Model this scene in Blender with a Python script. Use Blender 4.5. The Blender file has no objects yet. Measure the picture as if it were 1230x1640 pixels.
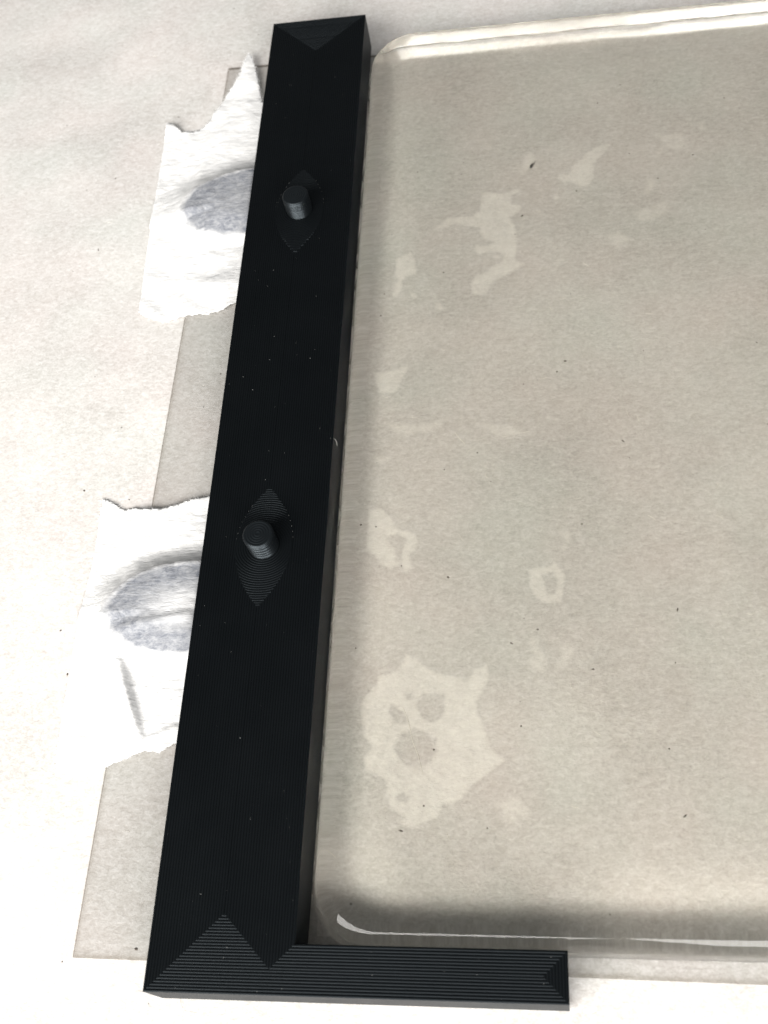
import bpy, bmesh, math, random
from mathutils import Vector, Matrix, noise
from mathutils.geometry import delaunay_2d_cdt

MM = 0.001
sc = bpy.context.scene
col = sc.collection

# ------------------------------------------------------------------ camera
# solved from the bracket's corners in the photograph (1230 x 1640), millimetres
F_PX = 1782.13
CAM = Vector((60.8828, -15.2434, 176.9632))
ROT = Matrix(((0.9883412, 0.03380238, 0.14845564),
              (0.04231918, 0.87563507, -0.48111569),
              (-0.14625582, 0.48178898, 0.86399573)))
cd = bpy.data.cameras.new("camera")
cam = bpy.data.objects.new("camera", cd)
col.objects.link(cam)
M4 = ROT.to_4x4()
M4.translation = CAM * MM
cam.matrix_world = M4
cd.sensor_fit = 'VERTICAL'
cd.sensor_height = 24.0
cd.lens = 24.0 * F_PX / 1640.0
cd.clip_start = 0.005
cd.clip_end = 50
cd.dof.use_dof = True
cd.dof.focus_distance = 0.195
cd.dof.aperture_fstop = 24
sc.camera = cam

# ------------------------------------------------------------------ light
world = bpy.data.worlds.new("World")
sc.world = world
world.use_nodes = True
wbg = world.node_tree.nodes["Background"]
wbg.inputs[0].default_value = (0.93, 0.97, 1.0, 1)
wbg.inputs[1].default_value = 0.155


def area(name, loc, aim, sx, sy, power, colr):
    d = bpy.data.lights.new(name, 'AREA')
    d.shape = 'RECTANGLE'
    d.size, d.size_y = sx, sy
    d.energy = power
    d.color = colr
    o = bpy.data.objects.new(name, d)
    col.objects.link(o)
    o.location = loc
    o.rotation_euler = (Vector(aim) - Vector(loc)).to_track_quat('-Z', 'Y').to_euler()
    return o


# the window the photographer has at the back, a bright pane and a dimmer one
area("window_light", (-0.32, -0.57, 0.50), (0.02, 0.08, 0), 0.78, 0.54, 18.4, (1.0, 0.975, 0.94))
area("window_light", (0.31, -0.62, 0.50), (0.06, 0.08, 0), 0.34, 0.46, 8.0, (1.0, 0.98, 0.96))

vs = sc.view_settings
vs.view_transform = 'Standard'
vs.look = 'None'
vs.exposure = 0.0
vs.gamma = 1.0
vs.use_curve_mapping = False
sc.render.engine = 'CYCLES'
cy = sc.cycles
cy.max_bounces = 24
cy.transmission_bounces = 16
cy.transparent_max_bounces = 24
cy.glossy_bounces = 8
cy.diffuse_bounces = 5
cy.caustics_refractive = True
cy.caustics_reflective = True
cy.blur_glossy = 0.3
cy.sample_clamp_indirect = 0.0
cy.use_denoising = True


# ------------------------------------------------------------------ pixel helpers
def ray(u, v):
    return (ROT @ Vector((u - 615.0, -(v - 820.0), -F_PX))).normalized()


def at(u, v, z=0.0):
    d = ray(u, v)
    return CAM + d * ((z - CAM.z) / d.z)


SLAB_H = 8.0
SLAB_IOR = 1.36


def under(u, v, z=0.05):
    """a photo pixel seen through the flat top of the slab, down to height z"""
    d = ray(u, v)
    p = CAM + d * ((SLAB_H - CAM.z) / d.z)
    h = Vector((d.x, d.y, 0)) / SLAB_IOR
    t = Vector((h.x, h.y, -math.sqrt(1 - h.length_squared)))
    return p + t * ((z - SLAB_H) / t.z)


# ------------------------------------------------------------------ object helpers
def make(name, verts, faces, mat=None, parent=None, smooth=False, mats=None, fmat=None):
    me = bpy.data.meshes.new(name)
    me.from_pydata([tuple(c * MM for c in v) for v in verts], [], faces)
    for m in (mats or [mat]):
        if m:
            me.materials.append(m)
    if fmat:
        me.polygons.foreach_set("material_index", fmat)
    if smooth:
        me.polygons.foreach_set("use_smooth", [True] * len(me.polygons))
    me.update()
    o = bpy.data.objects.new(name, me)
    col.objects.link(o)
    if parent:
        o.parent = parent
    return o


def fix_normals(o):
    bm = bmesh.new()
    bm.from_mesh(o.data)
    bmesh.ops.recalc_face_normals(bm, faces=bm.faces)
    bm.to_mesh(o.data)
    bm.free()


def empty(name, label, cat, group=None):
    o = bpy.data.objects.new(name, None)
    o.empty_display_size = 0.01
    col.objects.link(o)
    tag(o, label, cat, group)
    return o


def tag(o, label=None, cat=None, group=None, kind=None):
    if label: o["label"] = label
    if cat: o["category"] = cat
    if group: o["group"] = group
    if kind: o["kind"] = kind
    return o


def inside(x, y, poly):
    r = False
    n = len(poly)
    j = n - 1
    for i in range(n):
        xi, yi = poly[i][0], poly[i][1]
        xj, yj = poly[j][0], poly[j][1]
        if (yi > y) != (yj > y) and x < (xj - xi) * (y - yi) / (yj - yi) + xi:
            r = not r
        j = i
    return r


def rough(poly, step, amp, seed, freq=1.0, amp_fn=None):
    """subdivide a closed outline and push it about with noise"""
    out = []
    n = len(poly)
    for i in range(n):
        a, b = Vector(poly[i][:2]), Vector(poly[(i + 1) % n][:2])
        L = (b - a).length
        k = max(1, int(L / step))
        for s in range(k):
            p = a.lerp(b, s / k)
            w = 1.0 if amp_fn is None else amp_fn(p.x, p.y)
            q = Vector((p.x * freq, p.y * freq, seed))
            dx = noise.noise(q) + .6 * noise.noise(q * 2.7 + Vector((9, 4, 2)))
            dy = noise.noise(q + Vector((31, 7, 0))) + .6 * noise.noise(q * 2.7 + Vector((3, 24, 2)))
            out.append((p.x + dx * amp * w, p.y + dy * amp * w))
    return out


def cdt_fill(outer, holes, step, seed=0):
    rnd = random.Random(seed)
    pts = [Vector(p) for p in outer]
    edges = [(i, (i + 1) % len(outer)) for i in range(len(outer))]
    for h in holes:
        b = len(pts)
        pts += [Vector(p) for p in h]
        edges += [(b + i, b + (i + 1) % len(h)) for i in range(len(h))]
    xs = [p[0] for p in outer]; ys = [p[1] for p in outer]
    if step:
        y = min(ys)
        while y < max(ys):
            x = min(xs)
            while x < max(xs):
                px, py = x + rnd.uniform(-.3, .3) * step, y + rnd.uniform(-.3, .3) * step
                if inside(px, py, outer) and not any(inside(px, py, h) for h in holes):
                    pts.append(Vector((px, py)))
                x += step
            y += step
    vo, _, fo, _, _, _ = delaunay_2d_cdt(pts, edges, [], 0, 1e-5)
    V = [(v.x, v.y) for v in vo]
    Fs = []
    for f in fo:
        cx = sum(V[i][0] for i in f) / len(f); cy_ = sum(V[i][1] for i in f) / len(f)
        if inside(cx, cy_, outer) and not any(inside(cx, cy_, h) for h in holes):
            Fs.append(tuple(f))
    return V, Fs


def shell(V, Fs, zf, t):
    """sheet of thickness t lying on height field zf"""
    n = len(V)
    verts = [(x, y, zf(x, y) + t) for x, y in V] + [(x, y, zf(x, y)) for x, y in V]
    faces = []
    cnt = {}
    for f in Fs:
        a = sum((V[f[i]][0] * V[f[(i + 1) % len(f)]][1] - V[f[(i + 1) % len(f)]][0] * V[f[i]][1]) for i in range(len(f)))
        f = f if a > 0 else tuple(reversed(f))
        faces.append(f)
        faces.append(tuple(i + n for i in reversed(f)))
        for i in range(len(f)):
            cnt[(f[i], f[(i + 1) % len(f)])] = 1
    for (a, b) in cnt:
        if (b, a) not in cnt:
            faces.append((b, a, a + n, b + n))
    return verts, faces


# ------------------------------------------------------------------ materials
class NT:
    def __init__(self, name):
        self.m = bpy.data.materials.new(name)
        self.m.use_nodes = True
        self.t = self.m.node_tree
        self.t.nodes.clear()
        self.out = self.n('ShaderNodeOutputMaterial')

    def n(self, typ, **kw):
        nd = self.t.nodes.new(typ)
        for k, v in kw.items():
            setattr(nd, k, v)
        return nd

    def l(self, a, b):
        self.t.links.new(a, b)

    def noise(self, scale, detail=4, rough=.5, vec=None, dist=0):
        nd = self.n('ShaderNodeTexNoise')
        nd.inputs['Scale'].default_value = scale
        nd.inputs['Detail'].default_value = detail
        nd.inputs['Roughness'].default_value = rough
        nd.inputs['Distortion'].default_value = dist
        if vec is not None: self.l(vec, nd.inputs['Vector'])
        return nd

    def ramp(self, src, stops):
        r = self.n('ShaderNodeValToRGB')
        e = r.color_ramp.elements
        while len(e) < len(stops): e.new(.5)
        for el, (p, c) in zip(e, stops):
            el.position = p
            el.color = (c, c, c, 1) if isinstance(c, (int, float)) else (*c, 1)
        self.l(src, r.inputs[0])
        return r

    def mix(self, fac, a, b, mode='MIX'):
        m = self.n('ShaderNodeMix', data_type='RGBA', blend_type=mode)
        for s, v in ((m.inputs[0], fac), (m.inputs[6], a), (m.inputs[7], b)):
            if hasattr(v, 'node'): self.l(v, s)
            elif isinstance(v, (int, float)): s.default_value = v
            else: s.default_value = (*v, 1)
        return m.outputs[2]

    def math(self, op, a, b=None, c=None):
        m = self.n('ShaderNodeMath', operation=op)
        for s, v in zip(m.inputs, (a, b, c)):
            if v is None: continue
            if hasattr(v, 'node'): self.l(v, s)
            else: s.default_value = v
        return m.outputs[0]

    def obj(self, scale=None):
        tc = self.n('ShaderNodeTexCoord')
        if scale is None: return tc.outputs['Object']
        mp = self.n('ShaderNodeMapping')
        mp.inputs['Scale'].default_value = scale
        self.l(tc.outputs['Object'], mp.inputs['Vector'])
        return mp.outputs[0]

    def bump(self, h, strength, dist, normal=None):
        b = self.n('ShaderNodeBump')
        b.inputs['Strength'].default_value = strength
        b.inputs['Distance'].default_value = dist
        self.l(h, b.inputs['Height'])
        if normal is not None: self.l(normal, b.inputs['Normal'])
        return b.outputs[0]

    def pbsdf(self, **kw):
        p = self.n('ShaderNodeBsdfPrincipled')
        for k, v in kw.items():
            s = p.inputs[k.replace('_', ' ')]
            if hasattr(v, 'node'): self.l(v, s)
            elif isinstance(v, tuple): s.default_value = (*v, 1)
            else: s.default_value = v
        return p


def mat_paper(stain=None, soft=False):
    t = NT("warm_newsprint_paper" if stain is None else "paper_painted_pale")
    o = t.obj()
    big = t.noise(38, 4, .6, o)
    tint = t.noise(45, 2, .5, o)
    fib = t.noise(900, 4, .7, t.obj((1, 1.6, 1)), .5)
    fine = t.noise(2600, 3, .6, o)
    base = t.mix(t.ramp(big.outputs[0], [(.3, 0), (.7, 1)]).outputs[0], (.53, .509, .484), (.64, .617, .59))
    base = t.mix(t.ramp(tint.outputs[0], [(.5, 0), (.72, .5)]).outputs[0], base, (.63, .575, .55))
    base = t.mix(t.ramp(tint.outputs[0], [(.28, .45), (.5, 0)]).outputs[0], base, (.565, .585, .55))
    base = t.mix(.85, base, t.ramp(fib.outputs[0], [(.25, .36), (.5, .5), (.75, .66)]).outputs[0], 'OVERLAY')
    base = t.mix(.5, base, t.ramp(fine.outputs[0], [(.25, .38), (.75, .62)]).outputs[0], 'OVERLAY')
    # small bark flecks in the pulp
    vor = t.n('ShaderNodeTexVoronoi')
    vor.inputs['Scale'].default_value = 210
    t.l(o, vor.inputs['Vector'])
    spot = t.ramp(vor.outputs['Distance'], [(.03, 1), (.055, 0)]).outputs[0]
    sel = t.n('ShaderNodeSeparateColor')
    t.l(vor.outputs['Color'], sel.inputs[0])
    keep = t.math('GREATER_THAN', sel.outputs[0], .86)
    fl = t.math('MULTIPLY', t.math('MULTIPLY', spot, keep), .75)
    base = t.mix(fl, base, (.13, .11, .09))
    if stain is not None:        # the same pulp, painted paler to stand for uneven gel contact
        a_ = t.noise(420, 5, .75, o)
        b_ = t.noise(1500, 3, .6, o)
        s_ = t.math('ADD', t.math('MULTIPLY', a_.outputs[0], .75), t.math('MULTIPLY', b_.outputs[0], .25))
        f = t.ramp(s_, [(.33, stain * (.3 if soft else .5)), (.5, stain * .9), (.66, stain * 1.3)]).outputs[0]
        fd = t.n('ShaderNodeAttribute', attribute_name='fade')
        base = t.mix(t.math('MULTIPLY', f, fd.outputs['Fac']), base, (.86, .84, .80))
    hgt = t.math('ADD', t.math('MULTIPLY', fib.outputs[0], 1.0), t.math('MULTIPLY', fine.outputs[0], .35))
    nb = t.bump(hgt, .55, .00012)
    nb = t.bump(t.noise(16, 2, .5, o).outputs[0], .35, .006, nb)
    p = t.pbsdf(Base_Color=base, Roughness=.85, Specular_IOR_Level=.25, Normal=nb)
    t.l(p.outputs[0], t.out.inputs[0])
    return t.m


def mat_black(name="black_printed_plastic", rough=.42, spec=.36, relief=.25, dark=1.0):
    t = NT(name)
    o = t.obj()
    w = t.n('ShaderNodeTexWave', wave_type='BANDS', bands_direction='Z')
    w.inputs['Scale'].default_value = 5000 / (2 * math.pi) * 2
    w.inputs['Distortion'].default_value = .4
    t.l(o, w.inputs['Vector'])
    n1 = t.noise(900, 3, .6, o)
    h = t.math('ADD', t.math('MULTIPLY', w.outputs[0], .6), n1.outputs[0])
    nb = t.bump(h, relief, .00005)
    r = t.math('MULTIPLY_ADD', t.noise(120, 4, .6, o).outputs[0], .16, rough - .08)
    c = t.mix(t.noise(60, 3, .5, o).outputs[0], tuple(q * dark for q in (.002, .0026, .003)), tuple(q * dark for q in (.0035, .0042, .0048)))
    p = t.pbsdf(Base_Color=c, Roughness=r, Specular_IOR_Level=spec, Specular_Tint=(.78, .91, 1.0), Normal=nb)
    t.l(p.outputs[0], t.out.inputs[0])
    return t.m


def mat_gel(rough=.015):
    t = NT("clear_gel" if rough < .1 else "clear_gel_underside")
    o = t.obj()
    nb = t.bump(t.math('ADD', t.noise(22, 2, .4, o).outputs[0], t.math('MULTIPLY', t.noise(110, 2, .5, o).outputs[0], .12)), .12, .004)
    g = t.pbsdf(Base_Color=(.998, .991, .955), Roughness=rough, IOR=SLAB_IOR, Transmission_Weight=1.0, Normal=nb)
    t.l(g.outputs[0], t.out.inputs[0])
    return t.m


def mat_sheet(edge=False, lightened=False):
    t = NT("clear_sheet_edge" if edge else ("clear_sheet_lightened" if lightened else "clear_sheet_bare"))
    tr = t.n('ShaderNodeBsdfTransparent')
    # a thin flat sheet: no net bending, a little tint and a weak gloss on its upper face
    tr.inputs[0].default_value = (.62, .60, .57, 1) if edge else ((.985, .982, .975, 1) if lightened else (.845, .845, .843, 1))
    gl = t.n('ShaderNodeBsdfGlossy')
    gl.inputs['Roughness'].default_value = .12 if not edge else .2
    gl.inputs['Color'].default_value = (.9, .9, .9, 1)
    lw = t.n('ShaderNodeLayerWeight')
    lw.inputs[0].default_value = .2
    geo = t.n('ShaderNodeNewGeometry')
    front = t.math('SUBTRACT', 1.0, geo.outputs['Backfacing'])
    fac = t.math('MULTIPLY', front, t.math('MULTIPLY_ADD', lw.outputs['Fresnel'], .5, .02))
    mx = t.n('ShaderNodeMixShader')
    t.l(fac, mx.inputs[0]); t.l(tr.outputs[0], mx.inputs[1]); t.l(gl.outputs[0], mx.inputs[2])
    t.l(mx.outputs[0], t.out.inputs[0])
    return t.m


def mat_tissue(name, cx, cy_, ax, ay, ang, lightc):
    """white tissue with an oval grey ink stain, centre / half axes in millimetres"""
    t = NT(name)
    o = t.obj()
    fib = t.noise(420, 5, .7, t.obj((1, 3.0, 1)), .8)
    wob = t.noise(330, 4, .7, o)
    sep = t.n('ShaderNodeSeparateXYZ')
    t.l(o, sep.inputs[0])
    X = t.math('SUBTRACT', sep.outputs[0], cx * MM)
    Y = t.math('SUBTRACT', sep.outputs[1], cy_ * MM)
    ca, sa = math.cos(ang), math.sin(ang)
    U = t.math('ADD', t.math('MULTIPLY', X, ca / (ax * MM)), t.math('MULTIPLY', Y, sa / (ax * MM)))
    Vv = t.math('ADD', t.math('MULTIPLY', X, -sa / (ay * MM)), t.math('MULTIPLY', Y, ca / (ay * MM)))
    r = t.math('SQRT', t.math('ADD', t.math('MULTIPLY', U, U), t.math('MULTIPLY', Vv, Vv)))
    rw = t.math('ADD', r, t.math('MULTIPLY_ADD', wob.outputs[0], .18, -.09))
    edge = t.ramp(rw, [(.87, 1), (1.0, 0)]).outputs[0]
    core = t.ramp(rw, [(.12, lightc), (.62, 1.0)]).outputs[0]
    sp = t.noise(700, 5, .75, t.obj((1, 1.8, 1)), .5)
    dens = t.ramp(sp.outputs[0], [(.3, .55), (.52, .74), (.7, .9)]).outputs[0]
    k = t.math('MULTIPLY', t.math('MULTIPLY', edge, core), dens)
    c0 = t.mix(t.ramp(fib.outputs[0], [(.3, 0), (.7, 1)]).outputs[0], (.69, .685, .675), (.79, .79, .785))
    c = t.mix(k, c0, (.065, .077, .108))
    crepe = t.noise(520, 4, .6, t.obj((.8, 3.4, 1)), .5)
    nb = t.bump(t.math('ADD', crepe.outputs[0], fib.outputs[0]), .5, .00025)
    p = t.pbsdf(Base_Color=c, Roughness=.95, Specular_IOR_Level=.1, Normal=nb)
    t.l(p.outputs[0], t.out.inputs[0])
    return t.m


def mat_flat(name, c, rough=.8, spec=.2):
    t = NT(name)
    n = t.noise(800, 3, .6, t.obj())
    cc = t.mix(t.math('MULTIPLY', n.outputs[0], .5), c, tuple(v * .7 for v in c))
    p = t.pbsdf(Base_Color=cc, Roughness=rough, Specular_IOR_Level=spec)
    t.l(p.outputs[0], t.out.inputs[0])
    return t.m


PAPER, BLACK, GEL = mat_paper(), mat_black(spec=.08, dark=4.0), mat_gel()
BEAD = mat_black("black_top_beads", .42, .15)
PEG = mat_black("black_peg", .34, .55, .04)
SHEET, SHEET_EDGE, SHEET_LIGHTENED = mat_sheet(), mat_sheet(True), mat_sheet(False, True)

# ------------------------------------------------------------------ the paper on the table
PLATE_T = 0.6
zp = -PLATE_T - 0.02
paper = make("paper_ground", [(-420, -420, zp), (520, -420, zp), (520, 620, zp), (-420, 620, zp)], [(0, 1, 2, 3)], PAPER)
tag(paper, "warm white fibrous newsprint paper spread under everything", "paper", kind="structure")

# ------------------------------------------------------------------ thin clear sheet under the bracket
a = math.radians(-0.62)
ux, uy = Vector((math.cos(a), math.sin(a))), Vector((-math.sin(a), math.cos(a)))
p0 = Vector((-15.55, 5.45))
PL, PH = 300.0, 203.3
cs = [p0, p0 + ux * PL, p0 + ux * PL + uy * PH, p0 + uy * PH]
lightened = [(23.2, 9.4), (275.0, 9.4), (275.0, 204.6), (23.2, 204.6)]   # sheet tinted lighter under the slab to offset light lost in the gel
v = [(c.x, c.y, -PLATE_T) for c in cs] + [(c.x, c.y, 0) for c in cs] + [(x, y, 0) for x, y in lightened]
plate = make("clear_sheet", v, [(3, 2, 1, 0), (8, 9, 10, 11), (4, 5, 9, 8), (5, 6, 10, 9), (6, 7, 11, 10), (7, 4, 8, 11),
                                (0, 1, 5, 4), (1, 2, 6, 5), (2, 3, 7, 6), (3, 0, 4, 7)],
             mats=[SHEET, SHEET_EDGE, SHEET_LIGHTENED], fmat=[2, 2, 0, 0, 0, 0, 1, 1, 1, 1])
tag(plate, "thin clear plastic sheet lying on the paper below the black bracket", "plastic sheet")

# ------------------------------------------------------------------ black printed bracket
W, L, S, W2, H = 22.0, 211.0, 61.1, 7.0, 9.37
PITCH = 0.44
root = empty("corner_bracket", "black printed plastic corner bracket with two pegs lying on clear sheet", "bracket")


def inset(d):
    if d < W2 / 2 - 1e-6:
        return [(d, d), (S - d, d), (S - d, W2 - d), (W - d, W2 - d), (W - d, L - d), (d, L - d)]
    q = min(d, W2 / 2)
    d = min(d, W / 2 - 1e-3)
    return [(d, d), (W - d, d), (W - d, d), (W - d, d), (W - d, L - d), (d, L - d)]


def bead(d, p=PITCH, amp=.11):
    """height of a row of rounded print beads at distance d from the edge"""
    u = (d / p) % 1.0 * 2 - 1
    return -amp + amp * math.sqrt(max(0.0, 1 - u * u * .97))


def ring_mesh(insets_z, closed_cap=True):
    verts, faces = [], []
    n = len(insets_z[0][0])
    for poly, zs in insets_z:
        for (x, y) in poly:
            verts.append((x, y, zs))
    for k in range(len(insets_z) - 1):
        for i in range(n):
            j = (i + 1) % n
            faces.append((k * n + i, k * n + j, (k + 1) * n + j, (k + 1) * n + i))
    return verts, faces


SUB = [0.0, .06, .16, .32, .5, .68, .84, .94]
# body: side walls, a lip below the sheet's near edge and a plain underside; the beads close it on top
vb, fb = [], []
base = inset(0)
levels = [(.25, 0.0), (0.0, .25), (0.0, H - .16), (.12, H - .02)]
for (d, z) in levels:
    for (x, y) in inset(d):
        vb.append((x, y, z))
for k in range(len(levels) - 1):
    for i in range(6):
        j = (i + 1) % 6
        fb.append((k * 6 + i, k * 6 + j, (k + 1) * 6 + j, (k + 1) * 6 + i))
fb.append((0, 3, 2, 1)); fb.append((0, 5, 4, 3))
nb_ = len(vb)
lip = [(.3, .3, -PLATE_T), (S - .3, .3, -PLATE_T), (S - .3, 3.6, -PLATE_T), (.3, 3.6, -PLATE_T),
       (.3, .3, .1), (S - .3, .3, .1), (S - .3, 3.6, .1), (.3, 3.6, .1)]
vb += lip
fb += [tuple(i + nb_ for i in f) for f in ((3, 2, 1, 0), (0, 1, 5, 4), (1, 2, 6, 5), (2, 3, 7, 6), (3, 0, 4, 7))]
body = make("body", vb, fb, BLACK, root)

# concentric print beads of the top face
tiers = []
d = .12
ds = []
k = 0
while k * PITCH < W / 2:
    for s in SUB:
        dd = (k + s) * PITCH
        if dd < W / 2: ds.append(dd)
    k += 1
ds[0] = .1
rng = random.Random(4)
zj = [rng.uniform(-.012, .012) for _ in range(40)]


def zbead(dd):
    return H - .0 + bead(dd) + zj[int(dd / PITCH) % 40]


# main bar beyond the arm's ridge: rectangles; near the rim: the L outline
vt, ft = [], []
dl = [x for x in ds if x < W2 / 2] + [W2 / 2 - 1e-4]
rl = [(inset(x), zbead(x)) for x in dl]
v1, f1 = ring_mesh(rl)
vt += v1; ft += f1
o0 = len(vt)
dr = [W2 / 2] + [x for x in ds if x > W2 / 2]
rects = []
for x in dr:
    x = min(x, W / 2 - .001)
    rects.append(([(x, x), (W - x, x), (W - x, L - x), (x, L - x)], zbead(x)))
v2, f2 = ring_mesh(rects)
vt += v2; ft += [tuple(i + o0 for i in f) for f in f2]
top = make("print_bead", vt, ft, BEAD, root)
tag(top, kind="stuff")

# diamond of rings round each peg, and the pegs
PEGS = [(11.1, 72.3), (11.15, 150.9)]
PR, PHT = 2.75, 4.3


def peg_diamond(cx, cy_):
    hw, hl = 5.2, 12.0
    verts, faces = [], []
    nseg = 96
    r = PR - .1
    rows = []
    while r < hl:
        u = ((r - PR) / PITCH) % 1.0
        rows.append(r)
        r += PITCH / 8
    V = []
    idx = {}
    for ri, r in enumerate(rows):
        for si in range(nseg):
            an = 2 * math.pi * (si + .5) / nseg
            # clip to the diamond: pull a point outside back along its ring
            x, y = math.cos(an) * r, math.sin(an) * r
            idx[(ri, si)] = len(V)
            V.append((x, y, r))
    for ri in range(len(rows) - 1):
        for si in range(nseg):
            q = [idx[(ri, si)], idx[(ri + 1, si)], idx[(ri + 1, (si + 1) % nseg)], idx[(ri, (si + 1) % nseg)]]
            mx = sum(V[i][0] for i in q) / 4; my = sum(V[i][1] for i in q) / 4
            if abs(mx) / hw + (my / hl) ** 2 < 1.0:
                faces.append(tuple(q))
    used = sorted({i for f in faces for i in f})
    mp = {i: n for n, i in enumerate(used)}
    verts = []
    for i in used:
        x, y, r = V[i]
        e = abs(x) / hw + (y / hl) ** 2
        if e > 1:      # snap the rim of the patch to the lens outline
            lim = hw * max(0.0, 1 - (y / hl) ** 2)
            x = math.copysign(min(abs(x), lim), x)
        z = H + .07 + bead(r - PR, PITCH, .11)
        if e > .985: z = H - .02
        verts.append((cx + x, cy_ + y, z))
    return verts, [tuple(mp[i] for i in f) for f in faces]


def lathe(prof, n=48):
    V, Fs = [], []
    for (r, z) in prof:
        for i in range(n):
            an = 2 * math.pi * i / n
            V.append((math.cos(an) * r, math.sin(an) * r, z))
    for k in range(len(prof) - 1):
        for i in range(n):
            j = (i + 1) % n
            Fs.append((k * n + i, k * n + j, (k + 1) * n + j, (k + 1) * n + i))
    Fs.append(tuple(range((len(prof) - 1) * n, len(prof) * n)))
    return V, Fs


prof = [(PR, -.4)]
nl = 20
for k in range(nl):
    z0 = k * PHT / nl
    z1 = (k + 1) * PHT / nl
    tap = .02 * math.sin(k * 1.7)
    rr = PR + tap * .6 - (.16 if k == nl - 1 else 0)
    lh = z1 - z0
    prof += [(rr - .085, z0 + .004), (rr - .03, z0 + lh * .18), (rr, z0 + lh * .5), (rr - .03, z0 + lh * .82), (rr - .085, z1 - .004)]
r = PR - .3
k = 0
while r > .25:
    prof += [(r, PHT + .015), (r - .11, PHT + .085), (r - .2, PHT + .085), (r - .33, PHT + .01)]
    r -= .46
for (cx, cy_) in PEGS:
    v3, f3 = peg_diamond(cx, cy_)
    o = make("peg_ring", v3, f3, BEAD, root)
    v4, f4 = lathe(prof)
    # a printed peg leans a hair and its last layer is a little off centre
    v4 = [(cx + x - .012 * max(0, z), cy_ + y, H + z) for x, y, z in v4]
    pg = make("peg", v4, f4, PEG, root, smooth=True)
    tag(pg, "short round printed peg with ringed top")
    tag(o, kind="stuff")

# ------------------------------------------------------------------ clear gel slab
X0, X1, Y0, Y1 = 22.03, 276.0, 7.1, 205.7
CR = 9.5


def slab_outline(ins, wave, z):
    """rounded rectangle inset by ins (left side more, it has a softer shoulder), same point order each call"""
    pts = []
    r = max(CR - ins * .6, 1.0)
    x0, x1, y0, y1 = X0 + ins * 1.15 + 1.3 * max(0.0, min(1.0, (z - .7) / 4.0)), X1 - ins, Y0 + ins, Y1 - ins * .45
    nc = 14

    def arc(cx, cy2, a0):
        for i in range(nc + 1):
            an = a0 + math.pi / 2 * i / nc
            pts.append((cx + r * math.cos(an), cy2 + r * math.sin(an)))

    def line(ax, ay, bx, by, n):
        for i in range(1, n):
            pts.append((ax + (bx - ax) * i / n, ay + (by - ay) * i / n))
    arc(x0 + r, y0 + r, math.pi)
    line(x0 + r, y0, x1 - r, y0, 120)
    arc(x1 - r, y0 + r, 1.5 * math.pi)
    line(x1, y0 + r, x1, y1 - r, 20)
    arc(x1 - r, y1 - r, 0)
    line(x1 - r, y1, x0 + r, y1, 120)
    arc(x0 + r, y1 - r, math.pi / 2)
    line(x0, y1 - r, x0, y0 + r, 150)
    out = []
    for (x, y) in pts:
        w = noise.noise(Vector((x * .11, y * .11, 3))) + .5 * noise.noise(Vector((x * .3, y * .3, 8)))
        w = w * wave
        # push along the inward direction
        dx = 1 if x < x0 + 3 else (-1 if x > x1 - 3 else 0)
        dy = 1 if y < y0 + 3 else (-1 if y > y1 - 3 else 0)
        out.append((x + dx * abs(w), y + dy * abs(w) * (.25 if dy > 0 else .3)))
    return out


FR = 3.0
SPROF = [(.2, .12, .5), (.05, .3, .85), (0.0, .7, .9), (.03, 1.4, .7), (.05, 2.4, .4), (.07, 3.4, .2), (.09, 4.4, .1)]
for k in range(13):                     # rounded shoulder
    th = math.pi / 2 * k / 12
    SPROF.append((.1 + FR * (1 - math.cos(th)), SLAB_H - FR * (1 - math.sin(th)), .08 * (1 - k / 12)))
vsl, fsl = [], []
n0 = None
for (ins, z, wv) in SPROF:
    pl = slab_outline(ins, wv, z)
    n0 = len(pl)
    vsl += [(x, y, z) for x, y in pl]
for k in range(len(SPROF) - 1):
    for i in range(n0):
        j = (i + 1) % n0
        fsl.append((k * n0 + i, k * n0 + j, (k + 1) * n0 + j, (k + 1) * n0 + i))
fsl.append(tuple(range((len(SPROF) - 1) * n0, len(SPROF) * n0)))
# underside in two pieces: clear, and a strip along the far edge with roughness added to blur the window's reflections
CUT = 196.5
lefts = [i for i in range(n0) if vsl[i][0] < X0 + 4]
rights = [i for i in range(n0) if vsl[i][0] > X1 - 4]
il = min(lefts, key=lambda i: abs(vsl[i][1] - CUT))
ir = min(rights, key=lambda i: abs(vsl[i][1] - CUT))
far_part = [i % n0 for i in range(ir, il + 1)]
near_part = [i % n0 for i in range(il, ir + n0 + 1)]
fsl.append(tuple(reversed(near_part)))
fsl.append(tuple(reversed(far_part)))
slab = empty("gel_slab", "thick clear gel slab with rounded corners lying against black bracket", "gel slab")
gel = make("gel_block", vsl, fsl, parent=slab, smooth=True, mats=[GEL, mat_gel(.22)],
           fmat=[0] * (len(fsl) - 1) + [1])
gel.data.polygons[len(fsl) - 1].use_smooth = False
gel.data.polygons[len(fsl) - 2].use_smooth = False
gel.data.polygons[len(fsl) - 3].use_smooth = False

# uneven gel contact under the slab, its paleness painted as lighter paper, traced from the photograph
PALE, PALE_SOFT = mat_paper(.54), mat_paper(.40, True)


def crop(pts, ox, oy, s):
    return [(ox + x * s, oy + y * s) for x, y in pts]


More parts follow.
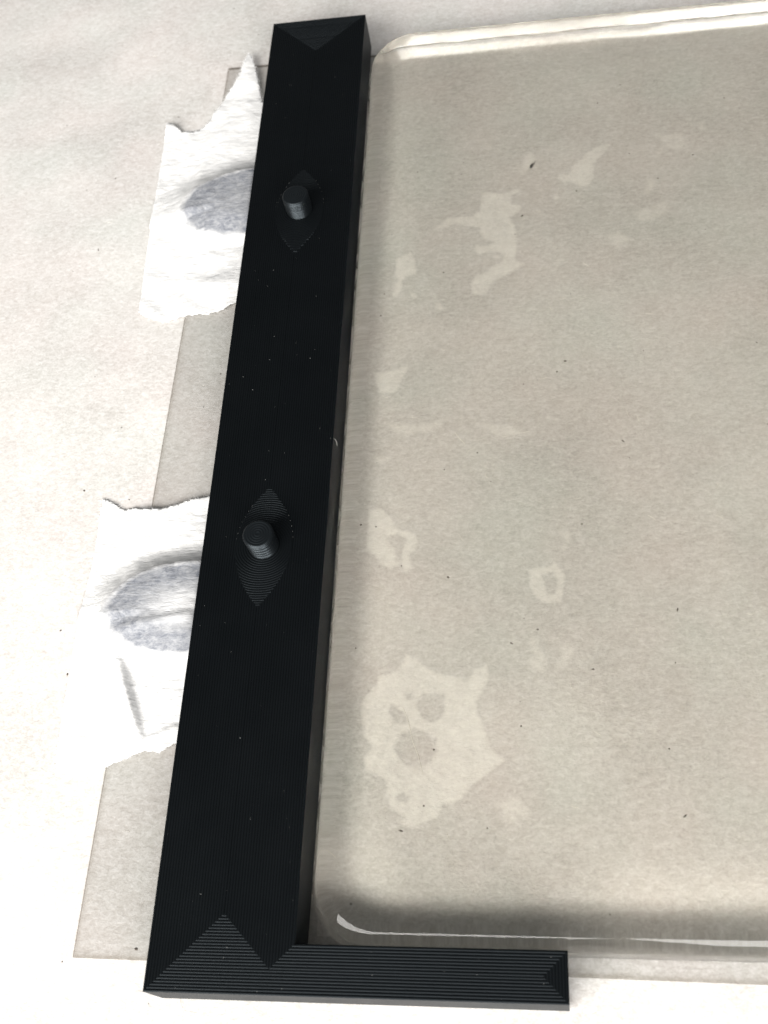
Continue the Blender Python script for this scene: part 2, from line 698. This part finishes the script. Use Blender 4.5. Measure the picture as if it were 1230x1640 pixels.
A, B, C_, D = (560, 180, .2439), (830, 180, .2439), (560, 560, .3416), (560, 1020, .2276)
PATCH = [
    (A, [(865, 515), (940, 515), (1010, 525), (1060, 505), (1120, 490), (1145, 440), (1135, 500), (1060, 545), (1070, 590), (1130, 600), (1130, 640), (1060, 680), (1100, 770), (1100, 880), (1090, 960), (1160, 990), (1060, 1050), (1000, 1080), (930, 1130), (900, 1190), (810, 1205), (790, 1120), (830, 1060), (900, 1040), (940, 1000), (1000, 970), (1010, 930), (920, 910), (850, 930), (810, 890), (830, 860), (890, 870), (940, 850), (880, 830), (850, 790), (850, 755), (760, 740), (690, 725), (640, 750), (530, 775), (600, 720), (640, 680), (700, 680), (800, 670), (850, 640)], [], 0),
    (A, [(300, 960), (340, 935), (395, 905), (425, 935), (440, 1000), (440, 1060), (380, 1075), (345, 1100), (350, 1150), (310, 1215), (270, 1195), (290, 1140), (315, 1100), (295, 1060)], [], 0),
    (A, [(400, 1175), (430, 1185), (445, 1210), (420, 1225), (390, 1195)], [], 0),
    (A, [(560, 1250), (600, 1240), (615, 1280), (590, 1315), (550, 1280)], [], 0),
    (A, [(325, 1275), (370, 1272), (350, 1302)], [], 1),
    (A, [(935, 412), (990, 385), (1012, 395), (960, 424)], [], 1),
    (A, [(890, 200), (925, 195), (930, 225), (900, 240)], [], 1),
    (A, [(940, 930), (980, 925), (985, 955), (945, 965)], [], 0),
    (A, [(1110, 740), (1160, 720), (1150, 760), (1115, 775)], [], 1),
    (B, [(625, 185), (560, 270), (500, 330), (500, 430), (460, 480), (400, 490), (350, 450), (290, 455), (245, 420), (270, 395), (330, 400), (345, 350), (420, 290), (430, 265), (520, 215)], [], 0),
    (B, [(880, 120), (960, 130), (1080, 115), (1110, 170), (1120, 240), (1050, 250), (970, 230), (930, 295), (890, 290), (900, 240), (950, 200), (880, 160)], [], 1),
    (B, [(225, 520), (260, 518), (274, 560), (240, 578), (222, 555)], [], 0),
    (B, [(240, 960), (300, 930), (355, 885), (310, 955), (260, 1020), (228, 1060)], [], 1),
    (B, [(335, 1030), (390, 1035), (350, 1060)], [], 1),
    (B, [(110, 630), (165, 640), (150, 665), (110, 660)], [], 1),
    (B, [(70, 345), (110, 320), (120, 345), (90, 375)], [], 1),
    (B, [(170, 235), (225, 205), (235, 245), (190, 270)], [], 1),
    (B, [(830, 440), (900, 410), (920, 470), (860, 560), (810, 530)], [], 1),
    (B, [(1160, 60), (1230, 30), (1250, 110), (1180, 130)], [], 1),
    (C_, [(110, 100), (200, 95), (270, 65), (277, 85), (240, 150), (220, 200), (140, 205), (115, 150)], [], 0),
    (C_, [(105, 490), (190, 485), (195, 515), (150, 545), (110, 530)], [], 1),
    (C_, [(85, 745), (150, 740), (190, 780), (230, 840), (290, 845), (325, 880), (320, 930), (285, 960), (300, 1020), (260, 1045), (235, 1003), (190, 1030), (140, 1010), (110, 960), (70, 940), (80, 850)],
     [[(180, 885), (220, 862), (265, 890), (245, 930), (240, 985), (222, 980), (212, 930)]], 0),
    (C_, [(835, 1030), (880, 1010), (940, 1010), (960, 985), (1000, 1025), (1018, 1060), (1005, 1120), (992, 1188), (930, 1188), (875, 1168), (842, 1110)], [[(905, 1060), (950, 1045), (972, 1085), (960, 1140), (930, 1140)]], 0),
    (C_, [(820, 1335), (880, 1345), (905, 1400), (935, 1450), (920, 1525), (865, 1510), (822, 1470), (850, 1420)], [], 1),
    (C_, [(990, 1375), (1060, 1365), (1075, 1410), (1020, 1500), (950, 1520), (975, 1440)], [], 1),
    (C_, [(900, 318), (930, 300), (995, 320), (985, 340), (930, 325)], [], 1),
    (C_, [(960, 840), (1050, 850), (1040, 900), (1010, 950), (980, 940), (1000, 890)], [], 1),
    (C_, [(540, 155), (640, 110), (650, 125), (570, 165)], [], 1),
    (C_, [(1050, 1440), (1140, 1420), (1150, 1450), (1080, 1475)], [], 1),
    (B, [(20, 280), (90, 230), (130, 300), (60, 400), (0, 420)], [], 1),
    (B, [(560, 800), (660, 760), (760, 830), (640, 900)], [], 1),
    (B, [(740, 640), (860, 600), (980, 560), (1010, 640), (880, 720), (770, 720)], [], 1),
    (C_, [(150, 330), (330, 340), (480, 300), (420, 380), (220, 420)], [], 1),
    (C_, [(560, 330), (760, 340), (880, 400), (700, 420)], [], 1),
    (D, [(1000, 1150), (1200, 1100), (1300, 1250), (1100, 1350)], [], 1),
    (D, [(390, 110), (470, 150), (540, 210), (600, 240), (700, 260), (820, 300), (880, 220), (970, 185), (990, 280), (930, 410), (900, 450), (910, 550), (960, 650), (1000, 780), (1110, 860), (1040, 920), (960, 980), (860, 1040), (820, 1110), (730, 1180), (660, 1180), (620, 1280), (520, 1310), (480, 1350), (370, 1345), (330, 1310), (370, 1270), (280, 1200), (250, 1100), (250, 1010), (180, 970), (100, 940), (90, 850), (150, 770), (90, 690), (70, 560), (70, 480), (110, 400), (180, 330), (200, 270), (310, 240), (370, 170)],
     [[(480, 450), (520, 405), (600, 400), (660, 410), (660, 510), (620, 580), (570, 595), (510, 550), (475, 490)],
      [(290, 480), (330, 500), (400, 580), (390, 605), (330, 600), (280, 530)],
      [(330, 740), (380, 680), (450, 655), (520, 670), (600, 710), (605, 800), (560, 880), (490, 910), (400, 890), (350, 850), (320, 790)],
      [(330, 1130), (370, 1095), (410, 1120), (400, 1150), (345, 1155)],
      [(395, 405), (430, 400), (440, 425), (405, 435)]], 0),
]
for i, (cr, outer, holes, soft) in enumerate(PATCH):
    def conv(pts, sd):
        w = [under(*q, zp) for q in crop(pts, *cr)]
        return rough([(p.x, p.y) for p in w], .2, .24, sd, 1.7)
    po = conv(outer, i * 3.1)
    ho = [conv(h, i * 3.1 + 50 + j) for j, h in enumerate(holes)]
    V, Fs = cdt_fill(po, ho, .42, i)
    vv, ff = [(x, y, zp + .006) for x, y in V], Fs        # painted patch: one flat skin on the paper
    o = make("pale_patch", vv, ff, PALE_SOFT if soft else PALE, paper)
    fix_normals(o)
    if o.data.polygons[0].normal.z < 0: o.data.flip_normals()
    rims = [po] + ho
    wid = 1.0 if soft else .5
    low = 0.0 if soft else .2
    fade = []
    for (x, y) in V:
        dm = min(math.hypot(x - q[0], y - q[1]) for rm in rims for q in rm)
        fade.append(low + (1 - low) * min(1.0, dm / wid))
    at_ = o.data.attributes.new("fade", 'FLOAT', 'POINT')
    at_.data.foreach_set("value", fade)

# ------------------------------------------------------------------ torn tissue scraps
def smooth(e0, e1, x):
    t = max(0.0, min(1.0, (x - e0) / (e1 - e0)))
    return t * t * (3 - 2 * t)


def tissue(name, label, px, ocx, ocy, oax, oay, oang, lightc, bumps, seed, torn):
    pts = [at(u, v, .3) for u, v in px]
    poly = [(p.x, p.y) for p in pts]
    first, last = poly[0], poly[-1]
    poly = poly + [(.25, last[1] - .4), (.25, first[1] + .4)]
    amp = lambda x, y: 0.0 if x > -.5 else (1.0 if torn(x, y) else .25)
    outl = rough(poly, .3, .32, seed, 1.6, amp)
    V, Fs = cdt_fill(outl, [], .45, seed)
    ca, sa = math.cos(oang), math.sin(oang)

    def zf(x, y):
        b = -PLATE_T + .03 + (PLATE_T + .03) * smooth(-18.5, -14.9, x)
        u = ((x - ocx) * ca + (y - ocy) * sa) / oax
        w = (-(x - ocx) * sa + (y - ocy) * ca) / oay
        z = 0
        # cushion pushed up under the stain: gentle towards the window, steep on the far side
        rr = math.sqrt(u * u + (w * w if w < 0 else (w / 1.12) ** 2))
        fall = max(0.0, min(1.0, (bumps['r0'] - rr) / (bumps['r0'] - .97))) ** 1.7 if w > 0 else smooth(1.25, .35, rr)
        z += fall * bumps['h']
        z += bumps['fn'](x, y, u, w)
        n1 = noise.noise(Vector((x * .22, y * .22, seed)))
        n2 = noise.noise(Vector((x * .55, y * 1.1, seed + 9)))
        z += .28 * (n1 + .7) * bumps.get('wr', 1) + .12 * (n2 + .6)
        k = smooth(.2, -2.2, x)          # pressed flat where the bracket holds it
        return b + max(0, z) * k
    vv, ff = shell(V, Fs, zf, .09)
    root_t = empty(name, label, "tissue", "torn tissue scraps")
    m = mat_tissue(name + "_stained", ocx, ocy + .75, oax, oay + .45, oang, lightc)
    make("tissue_sheet", vv, ff, m, root_t, smooth=True)
    # loose fibres along the torn outline
    rnd = random.Random(seed)
    fv, ff2 = [], []
    n = len(outl)
    for i in range(n):
        x, y = outl[i]
        if x > -1.5 or not torn(x, y): continue
        for _ in range(2):
            xa, ya = outl[(i + 1) % n]
            tx, ty = xa - x, ya - y
            ll = math.hypot(tx, ty) or 1
            nx, ny = ty / ll, -tx / ll
            if inside(x + nx * .2, y + ny * .2, outl): nx, ny = -nx, -ny
            ln = rnd.uniform(.25, .8)
            sx, sy = rnd.uniform(-.7, .7), rnd.uniform(-.7, .7)
            bx, by = x - nx * .3, y - ny * .3
            ex, ey = x + (nx + sx) * ln, y + (ny + sy) * ln
            z0 = zf(bx, by) + .06
            z1 = zf(ex, ey) + rnd.uniform(.02, .15)
            wd = .022
            q = len(fv)
            px_, py_ = -(ey - by), ex - bx
            pl = math.hypot(px_, py_) or 1
            px_, py_ = px_ / pl * wd, py_ / pl * wd
            fv += [(bx + px_, by + py_, z0), (bx - px_, by - py_, z0), (bx, by, z0 + .04), (ex, ey, z1)]
            ff2 += [(q, q + 1, q + 3), (q + 1, q + 2, q + 3), (q + 2, q, q + 3)]
    if fv:
        tag(make("torn_fibre", fv, ff2, m, root_t), kind="stuff")
    return root_t


T1 = [(419, 165), (415, 139), (411, 118), (406, 98), (400, 88), (392, 102), (387, 118), (379, 133), (367, 149), (352, 172), (343, 182), (338, 193), (323, 203), (308, 208), (291, 210), (283, 204), (269, 198), (263, 218), (253, 279), (244, 338), (232, 408), (225, 469), (220.5, 498), (235, 506), (258, 513), (279, 510), (297, 506), (332, 503), (355, 496), (376, 485)]
T2 = [(332, 796), (313, 799), (283, 809), (259, 814), (232, 816), (214, 812), (193, 814), (179, 803), (163, 796), (150, 880), (133, 960), (120, 1010), (108, 1085), (95, 1160), (84.5, 1226), (110, 1234), (140, 1238), (167, 1232), (181, 1222), (205, 1214), (232, 1202), (256, 1205), (271, 1196), (279, 1190)]


def b1(x, y, u, w):
    z = 0
    c = at(272, 205, .3)          # curled corner
    z += 1.3 * math.exp(-((x - c.x) ** 2 + (y - c.y) ** 2) / 5.0)
    c = at(398, 110, .3)          # lifted tongue
    z += .9 * math.exp(-((x - c.x) ** 2 / 12 + (y - c.y) ** 2 / 60))
    c = at(350, 455, .3)
    z += .7 * math.exp(-((x - c.x) ** 2 / 40 + (y - c.y) ** 2 / 6))
    return z


ca0, ca1 = at(193, 1062, .3), at(229, 1198, .3)
cb0, cb1 = at(236, 1187, .3), at(281, 1166, .3)
cc0, cc1 = at(205, 1013, .5), at(308, 996, .5)


def seg(x, y, a_, b_):
    ab = (b_ - a_).xy
    t = max(0, min(1, ((x - a_.x) * ab.x + (y - a_.y) * ab.y) / ab.length_squared))
    q = a_.xy + ab * t
    side = ab.x * (y - a_.y) - ab.y * (x - a_.x)
    return math.hypot(x - q.x, y - q.y) * (1 if side > 0 else -1), t


def b2(x, y, u, w):
    z = 0
    dd, t = seg(x, y, ca0, ca1)
    taper = math.sin(math.pi * min(1, t * .8 + .15))
    z += 1.5 * taper * (smooth(-2.6, -.15, dd) if dd < 0 else smooth(1.1, 0, dd))
    dd, t = seg(x, y, cb0, cb1)
    z += .35 * smooth(1.0, 0, abs(dd))
    dd, t = seg(x, y, cc0, cc1)
    z += .45 * smooth(1.6, 0, abs(dd))
    return z


e1, e2 = at(402, 330, 1.5), at(300, 982, 1.5)
tissue("tissue_scrap", "torn white tissue scrap with pointed tongue and small evenly grey oval stain, tucked under bracket", T1, e1.x, e1.y, 16.5, 8.6, .12, .85,
       dict(h=3.2, r0=1.75, fn=b1), 3, lambda x, y: y > at(300, 214).y or y < at(300, 490).y)
tissue("tissue_scrap", "squarer torn white tissue scrap with larger pale-centred oval stain and long crease, tucked under bracket", T2, e2.x, e2.y, 16.2, 8.6, .05, .28,
       dict(h=3.2, r0=1.48, fn=b2), 7, lambda x, y: y > at(200, 830).y or y < at(180, 1180).y)

# ------------------------------------------------------------------ dust on the bracket, flecks on the paper
rnd = random.Random(21)
DUST = mat_flat("pale_dust", (.3, .3, .29))
dv, df_ = [], []


def grit(V, Fs, x, y, z, r, stretch=1.0, ang=0.0):
    q = len(V)
    ca, sa = math.cos(ang), math.sin(ang)
    n = 5
    for i in range(n):
        an = 2 * math.pi * i / n
        px, py = math.cos(an) * r * stretch, math.sin(an) * r
        V.append((x + px * ca - py * sa, y + px * sa + py * ca, z))
    V.append((x, y, z + r * .8))
    for i in range(n):
        Fs.append((q + i, q + (i + 1) % n, q + n))


for i in range(150):
    if i < 138:
        x, y = rnd.uniform(.6, W - .6), L * rnd.random() ** 1.25
    else:
        x, y = rnd.uniform(W, S - 1), rnd.uniform(.4, W2 - .4)
    st = rnd.choice((1, 1, 1, 2.2, 3.5))
    grit(dv, df_, x, y, H - .03, rnd.uniform(.02, .06) * (1 if st == 1 else .7), st, rnd.uniform(0, 3.14))
for (cx, cy_) in PEGS:                       # blobs where the beads stop at the diamond's rim
    for s in (-1, 1):
        for k in range(7):
            t = .12 + k * .09
            grit(dv, df_, cx + s * 5.15 * (1 - t * t), cy_ + 12 * t, H + .01, rnd.uniform(.02, .05))
tag(make("dust", dv, df_, DUST, root), kind="stuff")

FLECK = mat_flat("dark_fleck", (.12, .1, .085))
fv, ff = [], []
for (u, v) in [(764, 722), (642, 904), (577, 838), (601, 841), (923, 302), (1008, 242), (836, 342), (860, 1006), (861, 1006), (1160, 153), (957, 161), (993, 132), (710, 433), (668, 272), (1110, 244), (838, 612), (834, 1161), (780, 1325), (678, 1289), (694, 1199), (950, 1070), (905, 575), (892, 592), (717, 922)]:
    p = under(u, v, 0)
    grit(fv, ff, p.x, p.y, zp + .012, rnd.uniform(.11, .22), rnd.choice((1, 1, 1.6)), rnd.uniform(0, 3))
for (u, v) in [(108, 1080), (97, 1010), (218, 1520), (135, 786)]:
    p = at(u, v, zp)
    grit(fv, ff, p.x, p.y, zp + .012, rnd.uniform(.15, .28), 1.4, rnd.uniform(0, 3))
for i in range(60):
    x, y = rnd.uniform(-45, 105), rnd.uniform(-5, 230)
    grit(fv, ff, x, y, zp + .012, rnd.uniform(.06, .15), rnd.choice((1, 1.5, 3)), rnd.uniform(0, 3))
tag(make("pulp_fleck", fv, ff, FLECK, paper), kind="stuff")


def thread(V, Fs, pts, w):
    for a_, b_ in zip(pts[:-1], pts[1:]):
        d_ = (b_ - a_)
        nrm = Vector((-d_.y, d_.x, 0)).normalized() * w
        q = len(V)
        V += [a_ + nrm, a_ - nrm, b_ - nrm, b_ + nrm, a_ + Vector((0, 0, w)), b_ + Vector((0, 0, w))]
        Fs += [(q, q + 4, q + 5, q + 3), (q + 4, q + 1, q + 2, q + 5)]


hv, hf = [], []
for pts in ([(644, 1130), (650, 1145), (655, 1160), (660, 1185), (670, 1210), (677, 1240)], [(729, 692), (735, 700), (745, 710)], [(1148, 772), (1151, 776), (1147, 781)]):
    thread(hv, hf, [under(u, v, zp + .05) for u, v in pts], .045)
for i in range(140):
    x, y = rnd.uniform(-40, 100), rnd.uniform(0, 225)
    an = rnd.uniform(0, 6.28); c = rnd.uniform(-.5, .5)
    p = [Vector((x, y, zp + .02))]
    for k in range(4):
        an += c
        p.append(p[-1] + Vector((math.cos(an), math.sin(an), 0)) * rnd.uniform(.2, .45))
    thread(hv, hf, p, .03)
tag(make("pulp_fibre", hv, hf, mat_flat("pale_fibre", (.78, .75, .68)), paper), kind="stuff")

# one curled hair caught on the bracket's edge
hv, hf = [], []
thread(hv, hf, [at(u, v, H + .05 - k * .5) for k, (u, v) in enumerate([(529, 702), (533, 701), (537, 704), (539, 708), (540, 714)])], .05)
tag(make("lint_hair", hv, hf, mat_flat("pale_lint", (.55, .54, .5)), root), kind="stuff")
